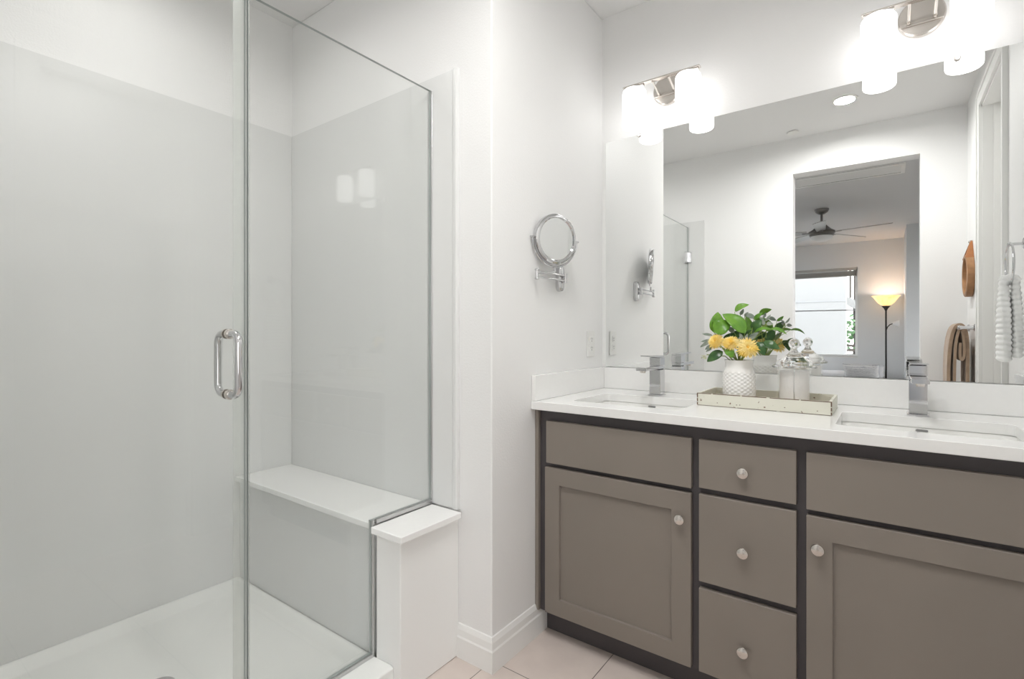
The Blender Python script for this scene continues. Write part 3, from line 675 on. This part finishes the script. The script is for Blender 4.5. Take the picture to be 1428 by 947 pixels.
# ================================================================== things on the right wall (seen in the mirror)
# hand towel ring
tr_ = thing('towel_ring', 'chrome towel ring on the right wall, reflected at the edge of the mirror', 'towel ring', (XR-0.0005, -0.50, 1.485))
MB().lathe([(0, 0), (0.025, 0), (0.025, -0.006), (0.018, -0.010), (0, -0.011)], axis='x', seg=28).build('wall_plate', M['chrome'], tr_, smooth=True)
MB().tube([(-0.008, 0, 0), (-0.046, 0, 0)], 0.0055, 12).sphere((-0.046, 0, 0), 0.008, seg=16).build('post', M['chrome'], tr_, smooth=True)
MB().tube([(-0.046, 0.078*math.sin(a), -0.074+0.078*math.cos(a)) for a in [2*PI*k/48 for k in range(49)]], 0.0042, 10).build('ring', M['chrome'], tr_, smooth=True)
M['terry'] = mat('white waffle terry', (0.90, 0.90, 0.89), 0.95, bump=0.5, bscale=160, sheen=0.3)
def towel_lobe(mb, x, hw, zt, zb, hy_):
    rings = []; n = 84
    for i in range(n+1):
        u = i/n; z = zt + (zb-zt)*u
        g_ = min(1.0, 0.25 + 1.9*u) if u < 0.4 else 1.0
        rid = 0.0050*abs(math.sin(u*PI*15))
        if u > 0.97: rid -= 0.004*(u-0.97)/0.03
        ring = []
        for k in range(40):
            a = 2*PI*k/40; ca, sa = math.cos(a), math.sin(a)
            px = (hw+rid)*(abs(ca)**0.7)*(1 if ca >= 0 else -1)*(0.6+0.4*g_); py = (hy_*g_ + rid)*(abs(sa)**0.8)*(1 if sa >= 0 else -1)
            ring.append((x+px, py + 0.004*math.sin(a*5+u*6)*g_, z))
        rings.append(ring)
    mb.loft(rings)
tw = MB(); towel_lobe(tw, -0.0165, 0.0150, 0.008, -0.30, 0.062); towel_lobe(tw, 0.0160, 0.0130, 0.008, -0.285, 0.060)
tw.tube([(-0.018, 0, 0.0), (-0.012, 0, 0.010), (0, 0, 0.014), (0.012, 0, 0.010), (0.017, 0, 0.0)], 0.012, 14, flat=1.6)
o = tw.build('hand_towel', M['terry'], None, smooth=True, angle=80); o.location = (XR-0.0465, -0.50, 1.341)
tag(o, 'white ribbed hand towel hanging through the chrome ring', 'hand towel')

# towel bar with brown towel
tb = thing('towel_bar', 'short chrome towel bar on the right wall near the bedroom opening', 'towel bar', (XR-0.0005, -1.98, 1.180))
for y in (-0.14, 0.16):
    MB().lathe([(0, 0), (0.022, 0), (0.022, -0.008), (0.011, -0.012), (0.010, -0.058), (0.014, -0.066), (0.014, -0.078), (0.010, -0.084), (0, -0.085)], c=(0, y, 0), axis='x', seg=24).build('bracket', M['chrome'], tb, smooth=True)
MB().tube([(-0.072, -0.14, 0), (-0.072, 0.16, 0)], 0.007, 14).build('bar', M['chrome'], tb, smooth=True)
M['brown'] = mat('brown towel', (0.37, 0.265, 0.185), 0.95, bump=0.7, bscale=220, var=0.10, vscale=30, sheen=0.3)
def sheet(mb, path, y0, y1, th, ph=0):
    """folded cloth: a closed thick ribbon in xz swept along y"""
    P = [Vector((x, 0, z)) for x, z in path]
    # smooth the path
    for _ in range(3):
        Q = [P[0]]
        for a, b in zip(P, P[1:]): Q += [a.lerp(b, .25), a.lerp(b, .75)]
        Q.append(P[-1]); P = Q
    n = len(P); L_, R_ = [], []
    for i in range(n):
        t = (P[min(i+1, n-1)]-P[max(i-1, 0)]).normalized(); s_ = Vector((t.z, 0, -t.x))
        L_.append(P[i]+s_*th); R_.append(P[i]-s_*th)
    ring = L_ + R_[::-1]; rings = []
    m_ = 14
    for k in range(m_+1):
        v = k/m_; y = y0+(y1-y0)*v; e = 1.0
        rings.append([(p.x+0.004*math.sin(v*7+ph+p.z*5), y+0.004*math.sin(p.z*9+ph), p.z) for p in ring])
    mb.loft(rings)
tw = MB()
sheet(tw, [(-0.112, -0.50), (-0.118, -0.30), (-0.115, -0.12), (-0.100, -0.005), (-0.072, 0.026), (-0.046, 0.0), (-0.032, -0.10), (-0.030, -0.40)], -0.115, 0.125, 0.0085)
sheet(tw, [(-0.092, -0.46), (-0.094, -0.25), (-0.092, -0.08), (-0.072, 0.010), (-0.056, -0.04), (-0.050, -0.16), (-0.060, -0.20), (-0.072, -0.17), (-0.070, -0.09)], -0.108, 0.130, 0.0065, 1)
o = tw.build('bath_towel', M['brown'], None, smooth=True, angle=70); o.location = (XR-0.0005, -1.98, 1.180)
tag(o, 'brown bath towel folded over the short towel bar', 'bath towel')

# small round strap mirror
M['wood'] = mat('warm brown wood', (0.33, 0.17, 0.075), 0.45, var=0.2, vscale=25)
M['leather'] = mat('tan leather strap', (0.36, 0.14, 0.045), 0.5, var=0.1, vscale=40)
rm = thing('strap_mirror', 'small round wood-rimmed mirror on a leather strap, reflected near the corner', 'hanging mirror', (XR-0.0005, -1.975, 1.497))
MB().lathe([(0.108, -0.002), (0.128, -0.002), (0.128, -0.034), (0.122, -0.038), (0.112, -0.038), (0.108, -0.034), (0.108, -0.002)], axis='x', seg=56).build('rim', M['wood'], rm, smooth=True)
MB().lathe([(0, -0.010), (0.1085, -0.010), (0.1085, -0.002), (0, -0.002)], axis='x', seg=56).build('mirror_glass', M['mirror'], rm)
st = MB()
for s_ in (-1, 1):
    st.loft([[(-0.001, s_*0.062, 0.110), (-0.040, s_*0.062, 0.110), (-0.040, s_*0.074, 0.104), (-0.001, s_*0.074, 0.104)], [(-0.001, -s_*0.004, 0.215), (-0.010, -s_*0.004, 0.215), (-0.010, s_*0.010, 0.209), (-0.001, s_*0.010, 0.209)]])
st.build('strap', M['leather'], rm)
MB().lathe([(0, -0.001), (0.008, -0.001), (0.008, -0.016), (0.005, -0.020), (0, -0.020)], c=(0, 0, 0.206), axis='x', seg=16).build('peg', M['satin'], rm, smooth=True)

# ================================================================== bedroom beyond the opening (seen in the mirror)
M['bpaint'] = mat('light grey bedroom paint', (0.70, 0.71, 0.72), 0.6, bump=0.2, bscale=130)
M['bceil'] = mat('bedroom ceiling paint', (0.66, 0.66, 0.66), 0.7, bump=0.2, bscale=130)
M['carpet'] = mat('beige carpet', (0.42, 0.38, 0.33), 0.95, bump=0.8, bscale=400, var=0.1, vscale=60)
YW = -7.78
struct('floor_bedroom', MB().box(-2.7, 3.3, YW-0.15, YB, -0.10, -0.001), M['carpet'])
struct('ceiling_bedroom', MB().box(-2.7, 3.3, YW-0.15, YB, H, H+0.1), M['bceil'])
struct('wall_bedroom_left', MB().box(-2.8, -2.7, YW-0.15, -6.9, 0, H).box(-2.8, -2.7, -3.9, YB, 0, H).box(-2.8, -2.7, -6.9, -3.9, 0, 0.3).box(-2.8, -2.7, -6.9, -3.9, 2.5, H), M['bpaint'])  # opening in this unseen wall added to let daylight in
w2 = struct('window_added_2', MB().box(-2.78, -2.74, -6.9, -6.86, 0.3, 2.5).box(-2.78, -2.74, -3.94, -3.9, 0.3, 2.5).box(-2.78, -2.74, -6.86, -3.94, 0.3, 0.34).box(-2.78, -2.74, -6.86, -3.94, 2.46, 2.5).box(-2.78, -2.74, -5.42, -5.38, 0.34, 2.46), M['trim'])  # unseen window added to bring daylight into the bedroom
struct('wall_bedroom_right', MB().box(3.3, 3.4, YW-0.15, -6.0, 0, H).box(3.3, 3.4, -3.2, YB, 0, H).box(3.3, 3.4, -6.0, -3.2, 0, 0.6).box(3.3, 3.4, -6.0, -3.2, 2.3, H), M['bpaint'])  # unseen wall, with an opening added for more daylight
struct('wall_bedroom_block', MB().box(1.30, 3.3, YW, -6.60, 0, H), M['bpaint'])
WX0, WX1, WZ0, WZ1 = -0.52, 0.705, 0.755, 2.215
w = MB().box(-2.7, WX0, YW-0.15, YW, 0, H).box(WX1, 3.3, YW-0.15, YW, 0, H).box(WX0, WX1, YW-0.15, YW, 0, WZ0).box(WX0, WX1, YW-0.15, YW, WZ1, H)
struct('wall_bedroom_back', w, M['bpaint'])
fw = 0.035
wf = MB().box(WX0, WX0+fw, YW-0.12, YW-0.06, WZ0, WZ1).box(WX1-fw, WX1, YW-0.12, YW-0.06, WZ0, WZ1).box(WX0+fw, WX1-fw, YW-0.12, YW-0.06, WZ0, WZ0+fw).box(WX0+fw, WX1-fw, YW-0.12, YW-0.06, WZ1-fw, WZ1)
win = struct('window_1', wf, M['trim'])
M['rail'] = mat('grey meeting rail', (0.35, 0.35, 0.36), 0.5)
struct('meeting_rail', MB().box(WX0+fw, WX1-fw, YW-0.105, YW-0.075, 1.515, 1.533), M['rail'], win)
struct('window_pane', MB().box(WX0+fw, WX1-fw, YW-0.092, YW-0.088, WZ0+fw, WZ1-fw), clear_glass('window glass', (0.97, 0.98, 0.98)), win)
struct('window_sill', MB().box(WX0, WX1, YW-0.06, YW+0.012, WZ0-0.012, WZ0), M['trim'], win)
M['blind'] = mat('grey window blind', (0.42, 0.41, 0.39), 0.7)
bl = thing('window_blind', 'grey horizontal blind raised to a stack at the top of the window', 'window blind', (0.0925, YW-0.025, 2.075))
sl = MB()
for k in range(11): sl.box(-0.595, 0.595, -0.024, 0.024, 0.012+0.0072*k, 0.012+0.0072*k+0.0028)
sl.build('slats', M['blind'], bl); MB().box(-0.60, 0.60, -0.028, 0.030, 0.094, 0.138).build('headrail', M['blind'], bl, bevel=0.002)
MB().box(-0.598, 0.598, -0.025, 0.025, 0.0, 0.010).build('bottom_rail', M['blind'], bl, bevel=0.002)

cv = thing('ceiling_vent', 'long white linear vent on the bedroom ceiling just past the opening', 'ceiling vent', (0.76, -3.55, H-0.0005))
MB().box(-0.455, 0.455, -0.165, -0.135, -0.012, 0).box(-0.455, 0.455, 0.135, 0.165, -0.012, 0).box(-0.455, -0.425, -0.135, 0.135, -0.012, 0).box(0.425, 0.455, -0.135, 0.135, -0.012, 0).build('frame', M['trim'], cv)
sl = MB()
for k in range(5): sl.prism([(-0.112+0.05*k, -0.011), (-0.088+0.05*k, -0.004), (-0.088+0.05*k, -0.002), (-0.112+0.05*k, -0.009)], 'x', -0.425, 0.425)
sl.build('louvers', M['trim'], cv)
MB().box(-0.425, 0.425, -0.135, 0.135, -0.0012, -0.0004).build('recess_shade', mat('dark grey duct', (0.10, 0.10, 0.10), 0.8), cv)  # thin dark sheet stands in for the shade behind the louvers

# ceiling fan
M['fanmetal'] = mat('dark brushed nickel', (0.20, 0.19, 0.18), 0.32, metal=0.9)
M['blade'] = mat('silver grey fan blade', (0.42, 0.42, 0.41), 0.3, metal=0.4)
M['frost'] = mat('frosted fan lens', (0.80, 0.80, 0.80), 0.4)
fan = thing('ceiling_fan', 'brushed nickel five-blade ceiling fan in the bedroom', 'ceiling fan', (0.457, -4.914, H-0.0005))
MB().lathe([(0, 0), (0.075, 0), (0.075, -0.012), (0.062, -0.040), (0.030, -0.062), (0.0, -0.064)], seg=36).build('canopy', M['fanmetal'], fan, smooth=True)
MB().tube([(0, 0, -0.06), (0, 0, -0.170)], 0.013, 16).build('downrod', M['fanmetal'], fan, smooth=True)
MB().lathe([(0, -0.150), (0.022, -0.150), (0.030, -0.170), (0.060, -0.205), (0.100, -0.245), (0.138, -0.268), (0.140, -0.290), (0.128, -0.300), (0.128, -0.318), (0.118, -0.326), (0, -0.326)], seg=48).build('motor_housing', M['fanmetal'], fan, smooth=True)
MB().lathe([(0, -0.3265), (0.115, -0.3265), (0.112, -0.340), (0.092, -0.365), (0.055, -0.382), (0, -0.388)], seg=40).build('light_lens', M['frost'], fan, smooth=True)
for va in (-15, 57, 129, 201, 273):
    a = math.radians(-va)
    mb = MB(); pts = [(0.17, -0.045), (0.66, -0.068), (0.69, -0.055), (0.70, 0.0), (0.69, 0.055), (0.66, 0.068), (0.17, 0.045)]
    mb.prism(pts, 'z', -0.004, 0.004).xf(Matrix.Rotation(a, 4, 'Z') @ Matrix.Translation((0, 0, -0.283)) @ Matrix.Rotation(math.radians(-12), 4, 'X'))
    bl_ = mb.build('blade', M['blade'], fan, bevel=0.001)
    mb = MB().box(0.105, 0.21, -0.018, 0.018, -0.0095, -0.0045).xf(Matrix.Rotation(a, 4, 'Z') @ Matrix.Translation((0, 0, -0.283)) @ Matrix.Rotation(math.radians(-12), 4, 'X'))
    mb.build('blade_iron', M['fanmetal'], bl_)

# torchiere lamp
M['bronze'] = mat('dark bronze', (0.035, 0.030, 0.028), 0.4, metal=0.4)
def amber():
    m = bpy.data.materials.new('amber glass bowl, lit'); m.use_nodes = True; n = m.node_tree; b = n.nodes['Principled BSDF']
    b.inputs['Roughness'].default_value = 0.35
    tc = n.nodes.new('ShaderNodeTexCoord'); nz = n.nodes.new('ShaderNodeTexNoise'); nz.inputs['Scale'].default_value = 18
    n.links.new(tc.outputs['Object'], nz.inputs['Vector'])
    r = n.nodes.new('ShaderNodeValToRGB'); r.color_ramp.elements[0].color = (0.85, 0.42, 0.12, 1); r.color_ramp.elements[1].color = (1.0, 0.72, 0.36, 1)
    n.links.new(nz.outputs['Fac'], r.inputs[0]); n.links.new(r.outputs[0], b.inputs['Base Color']); n.links.new(r.outputs[0], b.inputs['Emission Color'])
    b.inputs['Emission Strength'].default_value = 0.75; return m
M['amber'] = amber()
M['bulb'] = emit('lit bulb', (1.0, 0.92, 0.78), 2.0)
fl = thing('floor_lamp', 'dark torchiere floor lamp with glowing amber bowl beside the bedroom window', 'floor lamp', (1.075, -7.50, 0.0))
MB().lathe([(0, 0), (0.14, 0), (0.14, 0.012), (0.11, 0.024), (0.02, 0.034), (0, 0.034)], seg=36).build('base', M['bronze'], fl, smooth=True)
MB().tube([(0, 0, 0.03), (0, 0, 1.50)], 0.012, 14).build('pole', M['bronze'], fl, smooth=True)
MB().lathe([(0, 1.49), (0.014, 1.49), (0.026, 1.52), (0.055, 1.555), (0.060, 1.562), (0, 1.562)], seg=32).build('cup', M['bronze'], fl, smooth=True)
MB().lathe([(0.03, 1.5625), (0.065, 1.575), (0.105, 1.610), (0.140, 1.660), (0.165, 1.700), (0.183, 1.712), (0.181, 1.717), (0.162, 1.706), (0.134, 1.664), (0.100, 1.616), (0.062, 1.582), (0.03, 1.569)], seg=48).build('lamp_shade', M['amber'], fl, smooth=True)
MB().sphere((0, 0, 1.61), 0.026).build('bulb', M['bulb'], fl, smooth=True)
ar = MB().tube([(0, 0, 1.18), (0.02, 0.01, 1.24), (0.05, 0.02, 1.275), (0.085, 0.02, 1.29)], 0.007, 10).build('side_arm', M['bronze'], fl, smooth=True)
MB().lathe([(0, 0.0), (0.022, 0.0), (0.030, 0.02), (0.040, 0.05), (0.058, 0.085), (0.056, 0.087), (0.036, 0.052), (0, 0.03)], axis='x', seg=28, c=(0.08, 0.02, 1.29)).build('reading_shade', M['frost'], ar, smooth=True)
ld = bpy.data.lights.new('lamp', 'POINT'); ld.energy = 1.7; ld.color = (0.96, 0.985, 1.0); ld.shadow_soft_size = 0.03
lo = bpy.data.objects.new('lamp', ld); COL.objects.link(lo); lo.parent = fl; lo.location = (0, 0, 1.665)

# bed with pillow
M['linen'] = mat('pale grey bedding', (0.55, 0.55, 0.56), 0.9, bump=0.3, bscale=30)
bed = thing('bed', 'bed with pale grey bedding under the bedroom window', 'bed', (0.20, -6.55, 0.0))
MB().box(-0.95, 0.86, -1.05, 1.05, 0.12, 0.34).build('bed_base', M['blind'], bed, bevel=0.01)
for sx in (-0.88, 0.71):
    for sy in (-0.98, 0.98): MB().tube([(sx, sy, 0), (sx, sy, 0.125)], 0.03, 12).build('leg', M['bronze'], bed)
MB().box(-0.93, 0.84, -1.03, 1.03, 0.342, 0.545).build('mattress', M['linen'], bed, bevel=0.05, bseg=4)
def plaid():
    m = mat('grey striped pillow fabric', (0.5, 0.5, 0.5), 0.9); n = m.node_tree; b = n.nodes['Principled BSDF']
    tc = n.nodes.new('ShaderNodeTexCoord'); wv = n.nodes.new('ShaderNodeTexWave'); wv.inputs['Scale'].default_value = 16; wv.bands_direction = 'Z'; wv.inputs['Distortion'].default_value = 3.0; wv.inputs['Detail Scale'].default_value = 4
    n.links.new(tc.outputs['Object'], wv.inputs['Vector'])
    r = n.nodes.new('ShaderNodeValToRGB'); r.color_ramp.elements[0].color = (0.36, 0.36, 0.37, 1); r.color_ramp.elements[1].color = (0.62, 0.61, 0.60, 1); r.color_ramp.elements[0].position = 0.25; r.color_ramp.elements[1].position = 0.5
    n.links.new(wv.outputs['Fac'], r.inputs[0]); n.links.new(r.outputs[0], b.inputs['Base Color']); return m
def pillow(x, y, z, w_, h_, d_, m, label, tilt, rz):
    mb = MB(); N = 18
    rings = []
    def f(u, v, s_):
        a, b_ = 2*u-1, 2*v-1
        e = ((1-a**4)*(1-b_**4))**0.5
        return (a*w_/2*(1-0.07*(1-b_*b_)), s_*d_/2*e, b_*h_/2*(1-0.10*(1-a*a))+h_/2)
    mb.grid(lambda u, v: f(u, v, 1), N, N); mb.grid(lambda u, v: f(u, v, -1), N, N)
    bmesh.ops.remove_doubles(mb.bm, verts=mb.bm.verts, dist=1e-5)
    o = mb.build('pillow', m, None, smooth=True, angle=180); o.location = (x, y, z); o.rotation_euler = (tilt, 0, rz)
    return tag(o, label, 'pillow', 'pillows on the bed')
pillow(0.815, -5.98, 0.560, 0.40, 0.20, 0.13, plaid(), 'grey striped pillow lying nearest on the bedroom bed', math.radians(-28), 0.08)
pillow(0.86, -6.25, 0.560, 0.40, 0.17, 0.13, M['linen'], 'plain pale grey pillow behind the striped one', math.radians(-25), 0.0)

# outside the window ----------------------------------------------
M['stucco'] = mat('white stucco', (0.44, 0.435, 0.43), 0.85, bump=0.4, bscale=60)
M['groove'] = mat('grey stucco groove', (0.45, 0.45, 0.46), 0.9)
M['iron'] = mat('dark brown railing', (0.10, 0.08, 0.07), 0.6)
struct('ground_outside', MB().box(-14, 14, -30, YW-0.16, -0.4, -0.12), mat('grey paving', (0.45, 0.45, 0.44), 0.9, var=0.1))
nb = thing('exterior_building', 'white stucco building wall outside the bedroom window', 'building', (-3.0, -11.5, -0.12))
MB().box(-4.0, 3.35, -0.3, 0, 0, 6.5).build('wall', M['stucco'], nb)
MB().box(-4.0, 3.35, 0.0005, 0.012, 1.98, 2.005).build('control_joint', M['groove'], nb)
es = thing('exterior_stair', 'outdoor staircase with slatted railings seen through the right edge of the window', 'staircase', (0.0, -12.5, -0.12))
MB().prism([(0.0, 2.12), (1.2, 1.46), (1.2, 1.66), (0.0, 2.32)], 'y', -1.0, 0.0).box(1.0, 1.2, -1.0, 0.0, 0, 1.46).build('stringer', M['stucco'], es)
rl = MB()
for k in range(14):
    x = 0.04+0.085*k; zb = 2.32-0.55*x; rl.box(x-0.022, x+0.022, -0.05, -0.02, zb, zb+0.80)
rl.prism([(0, 3.12), (1.2, 2.46), (1.2, 2.52), (0, 3.18)], 'y', -0.06, -0.01); rl.build('railing', M['iron'], es)
rl = MB()
for k in range(4): rl.box(0.0, 1.0, -0.06, -0.02, 0.60+0.11*k, 0.655+0.11*k)
for x in (0.02, 0.5, 0.96): rl.box(x-0.02, x+0.02, -0.065, -0.015, 0.0, 1.02)
rl.build('lower_railing', M['iron'], es)
tre = thing('tree', 'small green tree outside between the staircase and the low railing', 'tree', (0.35, -15.0, -0.12))
MB().tube([(0, 0, 0), (0.05, 0, 1.0), (0, 0.05, 2.2)], [0.08, 0.06, 0.03], 10).build('trunk', M['bronze'], tre, smooth=True)
mb = MB()
rnd = random.Random(3)
for k in range(260):
    p = Vector((rnd.gauss(0, 0.40), rnd.gauss(0, 0.35), 1.30+rnd.gauss(0, 0.25))); d = Vector((rnd.uniform(-1, 1), rnd.uniform(-1, 1), rnd.uniform(-.6, .6))).normalized()
    leaf_mesh(mb, p, p+d*0.16, 0.08, Vector((0.1, 0.9, 0.3)), nu=3, nv=2)
mb.build('foliage', leafmat('tree foliage', (0.06, 0.16, 0.06), (0.16, 0.30, 0.12), 0.5), tre)
